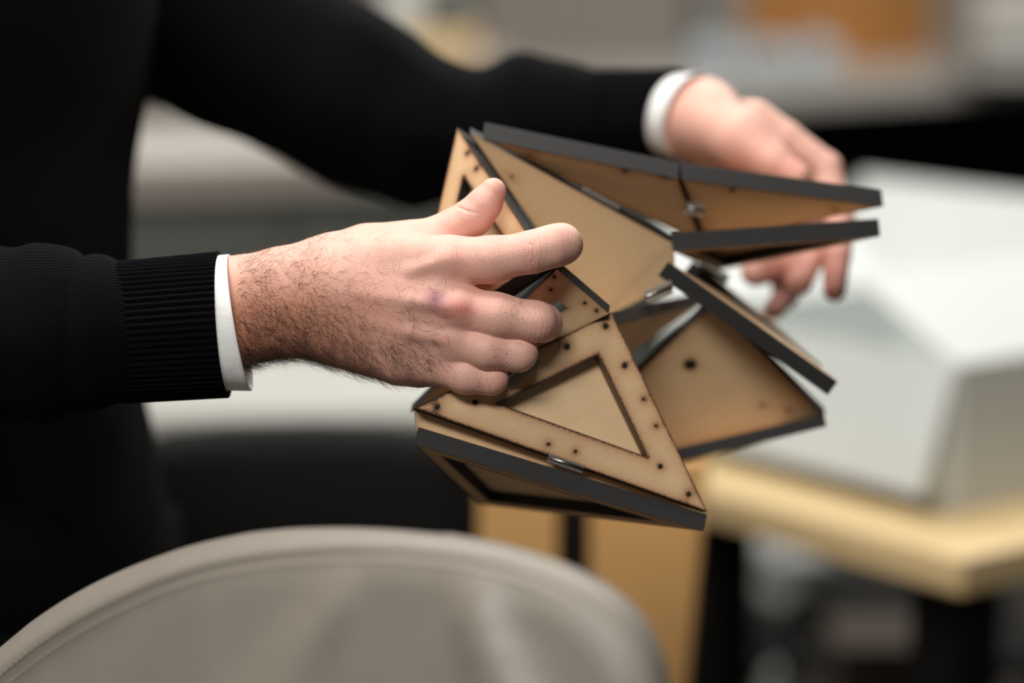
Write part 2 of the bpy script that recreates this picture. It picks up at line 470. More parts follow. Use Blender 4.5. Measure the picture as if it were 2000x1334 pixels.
for i, (px, py, w, h) in enumerate([(1402, 158, .105, .085), (1503, 152, .10, .075), (1600, 150, .10, .08)]):
    c = HZ(px, py, Zc)
    packet('plastic_packet', (c.x, c.y + .09, Zc + .001), w, .12, h, 20 + i, M['blue_grey'],
           ['blue-grey plastic packet on far counter, nearest the white cuff', 'blue-grey plastic packet on far counter, middle of the three', 'blue-grey plastic packet on far counter, nearest the cardboard box corner'][i], 'packet', 'blue-grey packets on the far counter')
# light grey box with green strip at the right
c = HZ(1990, 148, Zc)
t = tag(empty('grey_box', (c.x, c.y, Zc)), 'light grey box with dark green stripe at the far right of the counter', 'box')
boxo('body', (.32, .2, .20), (.06, .1, .10), M['counter_grey'], t, .006)
boxo('stripe', (.322, .202, .018), (.06, .1, .055), M['green'], t, .001)
# tall cabinet side (wall panel) and grey profile
c = P(1130, 300, 4700)
t = tag(empty('tall_cabinet', (0, 0, 0)), 'tall plain warm grey cabinet behind the far arm', 'cabinet')
l_, r_ = P(930, 100, 6600), P(1345, 100, 6600)
boxo('body', (r_.x - l_.x, .5, 2.1), ((l_.x + r_.x) / 2, l_.y + .25, 1.05), M['wall'], t, .004)
p_, q_ = P(1362, 50, 6600), P(1380, 50, 6600)
boxo('edge_profile', (q_.x - p_.x, .05, 2.1), ((q_.x + p_.x) / 2, l_.y + .05, 1.05), M['cab'], t)
p_, q_ = P(1380, 50, 6640), P(1445, 50, 6640)
boxo('side_board', (q_.x - p_.x, .03, 2.1), ((q_.x + p_.x) / 2, p_.y + .05, 1.05), M['counter_grey'], t)
# objects on the counter behind the shoulder
a1 = P(740, 90, 3850); a2 = P(925, 90, 3850); tcx = (a1.x + a2.x) / 2; tw = a2.x - a1.x
r0 = tag(empty('storage_box', (tcx, a1.y + .14, .951)), 'low grey storage box on counter, carrying the wooden tray', 'box')
boxo('body', (.26, .24, .105), (0, 0, .0525), M['cab'], r0, .004)
boxo('lid', (.27, .25, .016), (0, 0, .113), M['counter_edge'], r0, .003)
s0 = tag(empty('wooden_tray', (tcx, a1.y + .14, 1.0725)), 'pale wooden tray with two pots seen above the far sleeve', 'tray')
boxo('tray_base', (tw, .2, .01), (0, 0, .005), M['pine'], s0)
for sy in (-.1, .1): boxo('tray_side', (tw, .01, .04), (0, sy, .02), M['pine'], s0)
for sx in (-1, 1): boxo('tray_end', (.01, .19, .04), (sx * tw / 2, 0, .02), M['pine'], s0)
def jar(name, px, py, d, r, h, mat, label, cat, z0):
    c = P(px, py, d); prof = [(0, 0), (r * .9, 0), (r, .01), (r, h * .8), (r * .8, h * .93), (r * .78, h), (0, h)]
    rings = [[(c.x + rr * math.cos(a), c.y + rr * math.sin(a), z0 + zz) for a in np.linspace(0, 2 * math.pi, 24, endpoint=False)] for rr, zz in [(max(q[0], .001), q[1]) for q in prof]]
    o = loft(name, rings, mat); tag(o, label, cat); return o
jar('white_pot', 792, 20, 3960, .032, .15, M['whitebox'], 'white pot standing in the wooden tray above the far sleeve', 'pot', 1.0835)
jar('dark_pot', 876, 20, 3960, .034, .12, M['cab'], 'dark grey pot standing in the wooden tray above the far sleeve', 'pot', 1.0835)

# ================================================================== GREY CHAIR IN FRONT
def leather():
    t = NT('taupe_leather'); v = t.n('ShaderNodeTexVoronoi'); v.inputs['Scale'].default_value = 900
    t.l(t.coord(), v.inputs['Vector']); f = t.noise(14, 4)
    t.l(t.mix(f, srgb(126, 119, 110), srgb(138, 131, 122)), t.b.inputs['Base Color'])
    t.b.inputs['Roughness'].default_value = .48
    t.l(t.bump(v.outputs['Distance'], .12, .0006), t.b.inputs['Normal']); return t.m
M['leather'] = leather()
M['thread'] = plain('taupe_thread', srgb(170, 162, 150), .8, .1, 200)
t = tag(empty('tub_chair'), 'taupe leather chair with broad rounded stitched backrest in the foreground', 'chair')
rim = [(-260, 1700), (-190, 1500), (-110, 1375), (0, 1275), (60, 1228), (130, 1182), (200, 1144), (300, 1098), (400, 1066), (500, 1047), (600, 1037), (700, 1033), (800, 1035), (900, 1045), (1000, 1064), (1080, 1090), (1150, 1125), (1205, 1168), (1245, 1220), (1275, 1280), (1296, 1350), (1318, 1450), (1335, 1600)]
rim = np.array(rim, float) + [0, 12]
al = np.concatenate([[0], np.cumsum(np.linalg.norm(np.diff(rim, axis=0), axis=1))])
def rimpt(s):
    a = s * al[-1]; px = np.interp(a, al, rim[:, 0]); py = np.interp(a, al, rim[:, 1]); return px, py
NS = 160
ss = np.linspace(0, 1, NS)
rp = np.array([rimpt(s) for s in ss])
for _ in range(6): rp[1:-1] = (rp[:-2] + 2 * rp[1:-1] + rp[2:]) / 4
dep = np.interp(rp[:, 0], [-260, 0, 400, 800, 1300], [1330, 1285, 1205, 1140, 1075])
RP = cam2world(np.stack([(rp[:, 0] - 1000) / FPX * dep, -(rp[:, 1] - 667) / FPX * dep, dep], 1))
cen = RP[:, 0:3].mean(0); cen[2] = RP[:, 2].min() + .02
inw = cen - RP; inw[:, 1] = 0; inw /= np.linalg.norm(inw, axis=1)[:, None]    # into the backrest, in its own plane
tng = np.gradient(RP, axis=0); tng /= np.linalg.norm(tng, axis=1)[:, None]
nrm = np.cross(tng, inw); nrm /= np.linalg.norm(nrm, axis=1)[:, None]
nrm[nrm[:, 1] > 0] *= -1                                                        # towards the viewer
# profile: (inward, towards viewer)
prof = [(.09, -.046), (.03, -.050), (.012, -.048), (.004, -.042), (.0005, -.032), (.000, -.020), (.0008, -.010), (.003, -.003), (.0065, .0008), (.0090, .0010), (.0105, .0022), (.015, .0046)]
V = []
rows = prof
for (i_, o_) in rows: V.append(RP + inw * i_ + nrm * o_)
last = V[-1]
for k in range(1, 26):
    f_ = k / 25
    q = last * (1 - f_) + (cen + np.array([0, -.012, -.10]) + (RP - cen) * .03) * f_
    q = q + np.array([0, -1, 0]) * (.034 * math.sin(min(1, f_ * 1.3) * math.pi / 2))
    # soft creases that fan down from the top seam
    px = topix(((q - CAM) @ np.stack([RT, UP, FWD], 1)) * 1000)
    ca = (px[:, 0] - 890) - .33 * (px[:, 1] - 1085); wdt = 18 + .17 * np.clip(px[:, 1] - 1085, 0, 400)
    cr_ = .012 * np.exp(-(ca / wdt) ** 2) * np.clip((px[:, 1] - 1075) / 120, 0, 1)
    ca2 = (px[:, 0] - 700) + .55 * (px[:, 1] - 1085)
    cr_ += 0.007 * np.exp(-(ca2 / (wdt * 1.3)) ** 2) * np.clip((px[:, 1] - 1075) / 120, 0, 1)
    q = q + np.array([0, -1, 0]) * cr_[:, None]
    V.append(q)
nr = len(V); VV = np.concatenate(V); F = []
for r in range(nr - 1):
    for j in range(NS - 1): F.append((r * NS + j, r * NS + j + 1, (r + 1) * NS + j + 1, (r + 1) * NS + j))
bm = bmesh.new(); bm.from_mesh(mesh('t', VV, F))
chair_back = link('backrest', bm_mesh('backrest', bm, True), t, [M['leather']])
# stitches along the seam on both sides
bm = bmesh.new()
for off in ((.0062, .0012), (.0125, .0040)):
    L = RP + inw * off[0] + nrm * off[1]
    d_ = np.concatenate([[0], np.cumsum(np.linalg.norm(np.diff(L, axis=0), axis=1))])
    n = int(d_[-1] / .0045)
    for k in range(n):
        s0, s1 = d_[-1] * (k + .12) / n, d_[-1] * (k + .85) / n
        a = Vector([np.interp(s0, d_, L[:, c]) for c in range(3)]); b = Vector([np.interp(s1, d_, L[:, c]) for c in range(3)])
        dd = b - a
        R = dd.to_track_quat('X', 'Z').to_matrix()
        box_bm((dd.length, .0007, .0007), (a + b) / 2, 0, 1, R, bm)
st = link('stitching', bm_mesh('stitching', bm), t, [M['thread']]); st['kind'] = 'stuff'
# inner side, seat and base (below the frame)
w0 = Vector(cen)
boxo('seat', (.40, .40, .10), (w0.x + .16, w0.y + .25, .44), M['leather'], t, .035)
sup = []
rings = [[(w0.x + .16 + r * math.cos(a), w0.y + .25 + r * math.sin(a), z) for a in np.linspace(0, 2 * math.pi, 20, endpoint=False)] for r, z in ((.03, .39), (.03, .06), (.22, .03), (.23, 0))]
loft('pedestal', rings, M['black'], t)
boxo('back_support', (.30, .05, .40), (w0.x + .12, w0.y + .03, .62), M['leather'], t, .02)

# ================================================================== FOLDING TRIANGLE MODEL
model = tag(empty('folding_model', P(1180, 620, 1380)), 'hinged geometric model of triangular plywood panels with charred edges held in both hands', 'model')
bpy.context.view_layer.update()
MI = Matrix.Translation(-model.location)
def tri_layer(name, tri, inset, z0, z1, basis, org, holes_and_shadow=(), fine=True, parent=None, burn_in=1.0, brown=False):
    """triangular ring (inset>0) or full sheet in the plane's own 2-D frame; z runs into the thickness"""
    tri = np.array(tri, float)
    def offset(d):
        out = []
        for i in range(3):
            p0, p1, p2 = tri[i - 1], tri[i], tri[(i + 1) % 3]
            a = (p0 - p1) / np.linalg.norm(p0 - p1); b = (p2 - p1) / np.linalg.norm(p2 - p1)
            h = a + b; h /= np.linalg.norm(h); s = math.sqrt(max(1e-6, 1 - (h @ a) ** 2))
            out.append(p1 + h * d / s)
        return np.array(out)
    full = inset is None
    area2 = abs(np.cross(tri[1] - tri[0], tri[2] - tri[0])); per = sum(np.linalg.norm(tri[i] - tri[i - 1]) for i in range(3))
    rin = area2 / per
    ins = rin * .8 if full else inset
    inn = offset(ins)
    def edist(p, T):
        d = np.full(len(p), 1e9)
        for i in range(3):
            a, b = T[i], T[(i + 1) % 3]; t_ = np.clip(((p - a) @ (b - a)) / ((b - a) @ (b - a)), 0, 1)
            d = np.minimum(d, np.linalg.norm(p - a - t_[:, None] * (b - a), axis=1))
        return d
    nu, nv = (130, 22) if fine == 2 else ((56, 14) if fine else (16, 5))
    V, F, B, MATI = [], [], [], []
    vs_ = np.linspace(0, 1, nv + 1); vs_ = .5 * vs_ + .5 * (1 - np.cos(vs_ * math.pi)) / 2
    us_ = np.linspace(0, 1, nu + 1)
    for side_z in (z0, z1):
        for i in range(3):
            o0, o1, i0, i1 = tri[i], tri[(i + 1) % 3], inn[i], inn[(i + 1) % 3]
            base = len(V)
            u, v = us_[None, :, None], vs_[:, None, None]
            p = ((o0 * (1 - u) + o1 * u) * (1 - v) + (i0 * (1 - u) + i1 * u) * v).reshape(-1, 2)
            do = edist(p, tri); bn = .5 * np.exp(-do / .0010) + .5 * np.exp(-do / .0055)
            bn *= burn_in
            if not full:
                di = edist(p, inn); bn += burn_in * (.55 * np.exp(-di / .0014) + .54 * np.exp(-di / .0055))
            if side_z == z0:
                for (hx, hy, hr) in holes_and_shadow:
                    dh = np.hypot(p[:, 0] - hx, p[:, 1] - hy); bn += .62 * np.exp(-np.maximum(0, dh - hr) / .0022)
            V += [(q[0], q[1], side_z) for q in p]; B += list(np.minimum(1, bn))
            for a in range(nv):
                for b in range(nu):
                    q = [base + a * (nu + 1) + b, base + a * (nu + 1) + b + 1, base + (a + 1) * (nu + 1) + b + 1, base + (a + 1) * (nu + 1) + b]
                    F.append(tuple(q if side_z == z0 else q[::-1])); MATI.append(0)
        if full:
            base = len(V); V += [(p[0], p[1], side_z) for p in inn]; B += [0] * 3
            F.append((base, base + 1, base + 2) if side_z == z0 else (base + 2, base + 1, base)); MATI.append(0)
    for T, flip in ((tri, False), (inn, True)):
        if full and flip: continue
        for i in range(3):
            a, b = T[i], T[(i + 1) % 3]; base = len(V)
            V += [(a[0], a[1], z0), (b[0], b[1], z0), (b[0], b[1], z1), (a[0], a[1], z1)]; B += [0] * 4
            q = (base, base + 1, base + 2, base + 3); F.append(q if flip else q[::-1]); MATI.append(3 if (flip and brown) else 1)
    for (hx, hy, hr) in holes_and_shadow:
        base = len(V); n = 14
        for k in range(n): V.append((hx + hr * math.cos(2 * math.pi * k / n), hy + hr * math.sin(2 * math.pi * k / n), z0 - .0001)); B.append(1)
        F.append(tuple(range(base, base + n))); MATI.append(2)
    me = mesh(name, V, F)
    me.polygons.foreach_set('material_index', MATI)
    at = me.attributes.new('burn', 'FLOAT', 'POINT'); at.data.foreach_set('value', B)
    bm = bmesh.new(); bm.from_mesh(me); bmesh.ops.remove_doubles(bm, verts=bm.verts, dist=1e-6); bm.to_mesh(me); bm.free()
    return me
PANELS = {}
TH = .0100
def panel(key, verts, frame_visible, inset=.018, holes_and_shadow_px=(), fine=1, th=TH, shrink=.0008, ratio=.64, brown=False, open_=False, bi=1.0):
    """verts: pixel+depth of the corners of the face that can be seen; the board is th thick behind it"""
    Vw = [P(*v) for v in verts]
    e1 = (Vw[1] - Vw[0]).normalized(); n = (Vw[1] - Vw[0]).cross(Vw[2] - Vw[0]).normalized()
    view = (Vw[0] + Vw[1] + Vw[2]) / 3 - Vector(CAM)
    if n.dot(view) < 0: n = -n
    e2 = n.cross(e1)
    org = Vw[0]
    t2 = [np.array([(v - org).dot(e1), (v - org).dot(e2)]) for v in Vw]
    cen = sum(t2) / 3; t2 = [p + (cen - p) / np.linalg.norm(cen - p) * shrink for p in t2]
    if np.cross(t2[1] - t2[0], t2[2] - t2[0]) > 0: t2 = [t2[0], t2[2], t2[1]]
    hs = []
    for (px, py, r) in holes_and_shadow_px:
        c = Vector(CAM); d = P(px, py, 1000) - c; s = (org - c).dot(n) / d.dot(n); w = c + d * s - org
        hs.append((w.dot(e1), w.dot(e2), r))
    mw = Matrix.Translation(org) @ Matrix((e1, e2, n)).transposed().to_4x4()
    mats = [M['ply'], M['edge'], M['hole_and_shadow'], M['ply_wall']]
    if open_:
        me_f = tri_layer('triangular_panel', t2, inset, 0, th * ratio, None, None, hs, fine, brown=brown, burn_in=bi)
        me_s = tri_layer('frame', t2, inset, th * ratio, th, None, None, (), 0, brown=brown, burn_in=bi)
        o = link('triangular_panel', me_f, model, mats); o.matrix_local = MI @ mw
        link('frame', me_s, o, mats)
        return o
    if frame_visible:
        me_f = tri_layer('frame', t2, inset, 0, th * ratio, None, None, hs, fine, brown=brown)
        me_s = tri_layer('triangular_panel', t2, None, th * ratio, th, None, None, (), 0)
    else:
        me_s = tri_layer('triangular_panel', t2, None, 0, th * (1 - ratio), None, None, hs, fine, burn_in=bi)
        me_f = tri_layer('frame', t2, inset, th * (1 - ratio), th, None, None, (), 0)
    o = link('triangular_panel', me_s, model, mats); o.matrix_local = MI @ mw
    link('frame', me_f, o, mats)
    return o
M['ply_wall'] = plain('browned_ply_cut', srgb(112, 84, 60), .6, .2, 80)
hb = .0015; hs_ = .0008
panel('A1', [(893, 247, 1430), (1064, 503, 1354), (790, 692, 1392)], True, .0135, [(930, 330, hs_), (950, 372, hs_), (912, 300, hs_)], 2, .014)
panel('A2', [(1089, 523, 1360), (1192, 612, 1371), (799, 807, 1414)], True, .0140, [(1083, 541, hs_), (1076, 566, hs_), (1142, 592, hs_), (1165, 607, hs_)], 2, open_=True, bi=.5)
panel('B', [(1196, 608, 1378), (1384, 1001, 1382), (810, 797, 1352)], True, .0180,
      [(1183, 637, hb), (1107, 677, hb), (1220, 714, hb), (1257, 780, hs_), (1281, 832, hs_), (1290, 911, hb), (1345, 965, hb), (854, 795, hb), (928, 786, hb), (1071, 867, hs_), (1124, 882, hs_)], 2, .0135, ratio=.8, brown=True)
def plane_depth(q, tri):
    a, b, c = [pt(*v) for v in tri]; n = np.cross(b - a, c - a); r = pt(q[0], q[1], 1.0); return float((a @ n) / (r @ n))
CT = [(918, 259, 1426), (1172, 624, 1472), (1316, 476, 1452)]
panel('C', CT, False, .018, [(1000, 345, .0009)], bi=.3, shrink=.0)
panel('C2', [CT[2], CT[1], (1320, 552, plane_depth((1320, 552), CT))], False, .010, bi=.15, shrink=.0)
panel('D', [(940, 270, 1425), (1327, 349, 1440), (1374, 478, 1496)], False, .018, [(1035, 303, .0009), (1220, 335, .0009), (1300, 345, .0009)], th=.0122)
panel('E', [(1329, 349, 1440), (1728, 403, 1470), (1378, 472, 1498)], False, .018, [(1430, 372, .0009), (1630, 407, .0009)], th=.0122)
panel('F', [(1312, 490, 1440), (1722, 461, 1462), (1396, 530, 1560)], True, .011, th=.0108)
panel('G', [(1303, 510, 1432), (1638, 747, 1442), (1478, 612, 1540)], False, .015)
panel('J', [(1352, 508, 1500), (1606, 716, 1490), (1490, 612, 1590)], False, .012)
panel('H', [(1392, 590, 1452), (1614, 812, 1496), (1000, 955, 1540)], False, .018, [(1490, 792, .001), (1540, 800, .001), (1348, 712, .004)], th=.008)  # larger disc and its halo paint a hinge's shadow; small ones are pin holes
panel('N', [(1617, 832, 1472), (1100, 950, 1472), (1350, 900, 1580)], True, .012, th=.0070)
panel('K', [(1203, 632, 1385), (1376, 590, 1560), (1010, 842, 1450)], False, .018, th=.008)
panel('S', [(806, 799, 1362), (1384, 1004, 1390), (812, 846, 1364)], False, .002, (), 1, .003, bi=.5)
panel('I', [(806, 866, 1354), (1376, 1038, 1380), (935, 985, 1478)], True, .012)
# clear hinges
def clear_mat():
    t = NT('clear_hinge_plastic'); f = t.noise(60, 2)
    t.l(t.mix(f, srgb(228, 224, 216), srgb(205, 200, 192)), t.b.inputs['Base Color'])
    t.b.inputs['Roughness'].default_value = .25; t.b.inputs['Transmission Weight'].default_value = .8; return t.m
M['clear'] = clear_mat()
M['steel'] = plain('steel_pin', srgb(150, 148, 144), .3, .1, 60, .05, None, .5, 1)
def hinge(a, b, wid=.009):
    a, b = P(*a), P(*b); c = (a + b) / 2; d = b - a; L = d.length
    q = d.to_track_quat('X', 'Y').to_matrix()
    o = link('hinge', bm_mesh('hinge', box_bm((L, wid, .0016), (0, 0, 0), .0005)), model, [M['clear']])
    o.matrix_local = MI @ Matrix.Translation(c) @ q.to_4x4()
    rings = [[(x, .0014 * math.cos(t_), .0014 * math.sin(t_) ) for t_ in np.linspace(0, 2 * math.pi, 10, endpoint=False)] for x in (-L / 2, L / 2)]
    pn = loft('hinge_pin', rings, M['steel'], o)
hinge((985, 742, 1360), (1042, 690, 1364), .014)
hinge((1135, 376, 1446), (1205, 414, 1452), .008)
hinge((1070, 893, 1366), (1140, 917, 1369), .005)
hinge((1262, 580, 1418), (1312, 560, 1430), .008)
hinge((1338, 405, 1462), (1375, 412, 1464), .008)
hinge((1365, 520, 1500), (1420, 548, 1510), .008)

# ================================================================== PERSON
def J(*a): return [(pt(x, y, d), r) for (x, y, d, r) in a]
RH = dict(
    fore=J((250, 632, 1372, 33), (475, 606, 1370, 30.5), (560, 590, 1368, 31), (650, 580, 1366, 33)),
    m2=J((650, 520, 1360, 15), (770, 510, 1352, 15), (880, 512, 1350, 14.5)),
    m3=J((650, 565, 1354, 16), (780, 580, 1347, 15), (890, 600, 1346, 13.8)),
    m4=J((650, 610, 1356, 16), (780, 640, 1350, 15), (882, 664, 1350, 12.6)),
    m5=J((655, 650, 1362, 15), (780, 700, 1358, 14), (862, 712, 1357, 12)),
    hyp=J((640, 640, 1372, 17), (720, 680, 1374, 15), (820, 712, 1372, 12.5)),
    then=J((640, 540, 1374, 20), (720, 500, 1374, 17), (800, 488, 1374, 15)),
    palm=J((680, 600, 1372, 20), (860, 600, 1370, 15)),
    thumb=J((720, 505, 1376, 17), (845, 470, 1373, 12.5), (924, 424, 1371, 10.8), (947, 398, 1369, 9.6), (963, 373, 1368, 7.4)),
    f2=J((875, 512, 1350, 14.5), (960, 507, 1343, 12.6), (1040, 492, 1340, 11.3), (1075, 482, 1341, 11.2), (1096, 477, 1346, 11.0), (1102, 478, 1366, 9.8), (1100, 482, 1382, 7.5)),
    f3=J((890, 602, 1347, 13.4), (970, 617, 1342.5, 12.4), (1046, 628, 1344, 10.9), (1060, 631, 1354, 10.3), (1050, 634, 1370, 9.2)),
    f4=J((882, 664, 1350, 12.4), (950, 680, 1346, 11.5), (1012, 689, 1349, 10.2), (1006, 690, 1366, 8.8), (985, 684, 1376, 7.8)),
    f5=J((862, 712, 1357, 11.6), (910, 731, 1352, 10.6), (958, 738, 1353, 9.2), (950, 736, 1368, 8.0), (930, 730, 1376, 7.0)),
)
TENDON = [J((700, 535, 1345, 2.2), (800, 530, 1338.5, 2.4), (868, 508, 1336.5, 2.2)), J((700, 575, 1340, 2.0), (800, 588, 1333.5, 2.2), (872, 600, 1332.5, 2.2)),
          J((700, 618, 1342, 2.0), (800, 648, 1336.5, 2.0), (868, 662, 1337.5, 2.0))]
KNUCK = [(pt(880, 508, 1340), 5.5), (pt(893, 603, 1336.5), 6.5), (pt(884, 664, 1343), 5.0)]
PIPS = [(pt(1040, 492, 1334.5), 5.0), (pt(1044, 628, 1340.5), 5.0), (pt(1004, 690, 1350), 4.0), (pt(950, 738, 1355), 3.8)]
# skin folds as polylines seen on the back of the hand: (points, depth, width mm)
GRO = []
def fold(pts, dp, w=.55): GRO.append((np.array(pts, np.float32), dp, w))
for x, y0, y1, bow, dp in ((1004, 468, 520, 5, .12), (1014, 464, 524, 6, .18), (1026, 470, 522, 5, .35), (1033, 476, 500, 2, .75), (1042, 478, 512, -2, .8), (1049, 470, 520, -4, .3), (1060, 462, 520, -6, .16), (1070, 456, 514, -6, .1)):
    fold([(x + bow * .8, y0), (x, (y0 + y1) / 2), (x + bow, y1)], dp)
for x, y0, y1, dp in ((1030, 600, 656, .10), (1040, 598, 660, .18), (1048, 600, 662, .24), (1058, 604, 660, .15), (1068, 610, 655, .08)):
    fold([(x - 4, y0), (x + 5, (y0 + y1) / 2), (x - 3, y1)], dp)
for x, y0, y1, dp in ((990, 676, 706, .1), (1000, 676, 706, .18), (1010, 678, 704, .16)):
    fold([(x - 3, y0), (x + 4, (y0 + y1) / 2), (x - 4, y1)], dp)
for x, y0, y1, dp in ((940, 722, 758, .1), (951, 722, 760, .18), (962, 724, 758, .12)):
    fold([(x - 3, y0), (x + 4, (y0 + y1) / 2), (x - 4, y1)], dp)
for k, dp in ((-9, .16), (-2, .28), (6, .28), (13, .16)):
    fold([(888 + k, 400 + k * .5), (902 + k, 408 + k * .3), (922 + k, 415 + k * .2)], dp)
for k in range(9):
    x = 846 + k * 10
    fold([(x - 4, 474 + k * 2), (x + 2, 505), (x + 16 + k, 552 - k * 4)], .12 + .12 * (k in (2, 3, 5)), .7)
for k in range(5):
    fold([(872 + k * 9, 585 - k), (876 + k * 10, 605), (868 + k * 9, 626)], .12, .8)
def seg2(q, a, b):
    ba = b - a; t = np.clip(((q - a) @ ba) / (ba @ ba), 0, 1)
    return np.sqrt(((q - a - t[:, None] * ba) ** 2).sum(1))
def rh_sdf(p):
    d = chain(p, RH['fore'], 1.32, 4)
    for k in ('m2', 'm3', 'm4', 'm5'): d = smin(d, chain(p, RH[k], 1, 3), 11)
    d = smin(d, chain(p, RH['palm']), 14); d = smin(d, chain(p, RH['hyp']), 12); d = smin(d, chain(p, RH['then'], 1, 4), 12)
    for tn in TENDON: d = smin(d, chain(p, tn, 1, 2), 5)
    d = smin(d, chain(p, RH['thumb'], 1, 3), 7)
    fs = [chain(p, RH[k], 1, 4.0) for k in ('f2', 'f3', 'f4', 'f5')]
    for (c, r), i in zip(PIPS, range(4)):
        fs[i] = smin(fs[i], np.sqrt(((p - c.astype(np.float32)) ** 2).sum(1)) - r, 6)
    f = fs[0]
    for g in fs[1:]: f = smin(f, g, .9)
    d = smin(d, f, 3.6)
    for c, r in KNUCK: d = smin(d, np.sqrt(((p - c.astype(np.float32)) ** 2).sum(1)) - r, 7)
    near = np.abs(d) < 3
    if near.any():
        q = p[near]; q2 = topix(q).astype(np.float32); add = np.zeros(len(q), np.float32); fr = (q[:, 2] < 1366).astype(np.float32)
        for poly, dp, w in GRO:
            bb = (q2[:, 0] > poly[:, 0].min() - 12) & (q2[:, 0] < poly[:, 0].max() + 12) & (q2[:, 1] > poly[:, 1].min() - 12) & (q2[:, 1] < poly[:, 1].max() + 12)
            if not bb.any(): continue
            qq = q2[bb]
            e = np.minimum(seg2(qq, poly[0], poly[1]), seg2(qq, poly[1], poly[2])) / 3.5
            add[bb] += dp * np.exp(-(e / w) ** 2) * fr[bb]
        d[near] += add
    return d
Vr, Qr, Nr = surface(rh_sdf, pt(330, 800, 1372) * [1, 1, 0] + [0, 0, 1318], pt(1160, 325, 1372) * [1, 1, 0] + [0, 0, 1412], .8)
LH = dict(
    fore=J((1150, 235, 1665, 23), (1330, 230, 1615, 23), (1370, 232, 1608, 24.5)),
    palm=J((1370, 235, 1612, 26), (1450, 310, 1622, 21)), 
    then=J((1390, 245, 1592, 22), (1450, 275, 1572, 19), (1500, 312, 1560, 13)),
    thumb=J((1450, 275, 1572, 18), (1515, 322, 1556, 11), (1556, 345, 1550, 9)),
    f2=J((1470, 245, 1610, 17), (1530, 278, 1606, 14), (1612, 330, 1600, 11.2), (1640, 430, 1588, 10), (1634, 500, 1580, 9.2), (1630, 566, 1572, 7.5)),
    f3=J((1470, 300, 1625, 15), (1596, 410, 1630, 11), (1588, 490, 1606, 10), (1560, 548, 1588, 9.5)),
    f4=J((1450, 340, 1630, 14), (1560, 440, 1642, 10.5), (1536, 512, 1612, 10.5), (1476, 530, 1592, 10)),
    f5=J((1430, 370, 1632, 13), (1510, 480, 1645, 9.5), (1535, 575, 1625, 8.5), (1512, 604, 1610, 7.5)),
)
def lh_sdf(p):
    d = chain(p, LH['fore'], 1.2, 4)
    for k in ('palm', 'then'): d = smin(d, chain(p, LH[k], 1, 4), 12)
    d = smin(d, chain(p, LH['thumb'], 1, 2), 5)
    f = None
    for k in ('f2', 'f3', 'f4', 'f5'):
        e = chain(p, LH[k], 1, 2.5); f = e if f is None else smin(f, e, 1.5)
    return smin(d, f, 5)
Vl, Ql, Nl = surface(lh_sdf, pt(1230, 660, 1620) * [1, 1, 0] + [0, 0, 1530], pt(1700, 120, 1620) * [1, 1, 0] + [0, 0, 1680], 1.6)
# trunk, arms inside the clothes
TOR = [(pt(x - 330, y, 1640), 108) for x, y in ((300, -420), (282, 0), (250, 200), (222, 380), (232, 520), (255, 790), (290, 1000), (268, 1150))]
NEAR_ARM = J((-230, -380, 1450, 46), (-430, 620, 1405, 42), (0, 645, 1382, 38), (300, 630, 1372, 31))
FAR_ARM = J((30, -170, 1820, 46), (450, 65, 1770, 44), (850, 258, 1715, 40), (1130, 238, 1675, 25), (1300, 228, 1622, 21))
def trunk_sdf(p):
    d = chain(p, TOR, .62, 30); d = smin(d, chain(p, NEAR_ARM, 1, 10), 30); return smin(d, chain(p, FAR_ARM, 1, 10), 30)
Vt, Qt, Nt_ = surface(trunk_sdf, (-720, -330, 1290), (190, 480, 1990), 9)
Vb = np.concatenate([Vr, Vl, Vt]); Qb = np.concatenate([Qr, Ql + len(Vr), Qt + len(Vr) + len(Vl)])
def skin():
    t = NT('skin'); 
    a = t.n('ShaderNodeAttribute', attribute_name='tone'); sp = t.n('ShaderNodeSeparateColor'); t.l(a.outputs['Color'], sp.inputs[0])
    co = t.coord(); n1 = t.noise(90, 5, .6, co); n2 = t.noise(420, 3, .6, co); n3 = t.noise(30, 3, .5, co)
    c = t.mix(n1, srgb(223, 168, 151), srgb(239, 195, 180))
    c = t.mix(t.math('MULTIPLY', n3, .25), c, srgb(208, 140, 124))
    c = t.mix(t.math('MULTIPLY', sp.outputs[2], .7, True), c, srgb(186, 114, 76))
    c = t.mix(t.math('MULTIPLY', sp.outputs[0], t.math('ADD', n1, .45), True), c, srgb(206, 112, 100))
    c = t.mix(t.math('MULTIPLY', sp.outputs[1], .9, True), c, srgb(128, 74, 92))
    t.l(c, t.b.inputs['Base Color'])
    t.l(t.math('ADD', t.math('MULTIPLY', n2, .2), .38), t.b.inputs['Roughness'])
    t.b.inputs['Subsurface Weight'].default_value = .12; t.b.inputs['Subsurface Radius'].default_value = (1, .35, .2); t.b.inputs['Subsurface Scale'].default_value = .004
    t.b.inputs['Specular IOR Level'].default_value = .42
    v = t.n('ShaderNodeTexVoronoi', feature='DISTANCE_TO_EDGE'); v.inputs['Scale'].default_value = 780
    mp = t.n('ShaderNodeMapping'); mp.inputs['Scale'].default_value = (1.5, .8, .8); t.l(co, mp.inputs[0]); t.l(mp.outputs[0], v.inputs['Vector'])
    h = t.math('ADD', t.math('MULTIPLY', v.outputs['Distance'], 1.6), t.math('MULTIPLY', n2, .5))
    # transverse skin lines
    w = t.n('ShaderNodeTexWave'); w.inputs['Scale'].default_value = 210; w.inputs['Distortion'].default_value = 7; w.inputs['Detail'].default_value = 3; w.inputs['Detail Scale'].default_value = 1.6
    t.l(co, w.inputs['Vector'])
    h = t.math('ADD', h, t.math('MULTIPLY', w.outputs['Fac'], .35))
    t.l(t.bump(h, .30, .0006), t.b.inputs['Normal'])
    return t.m
M['skin'] = skin()
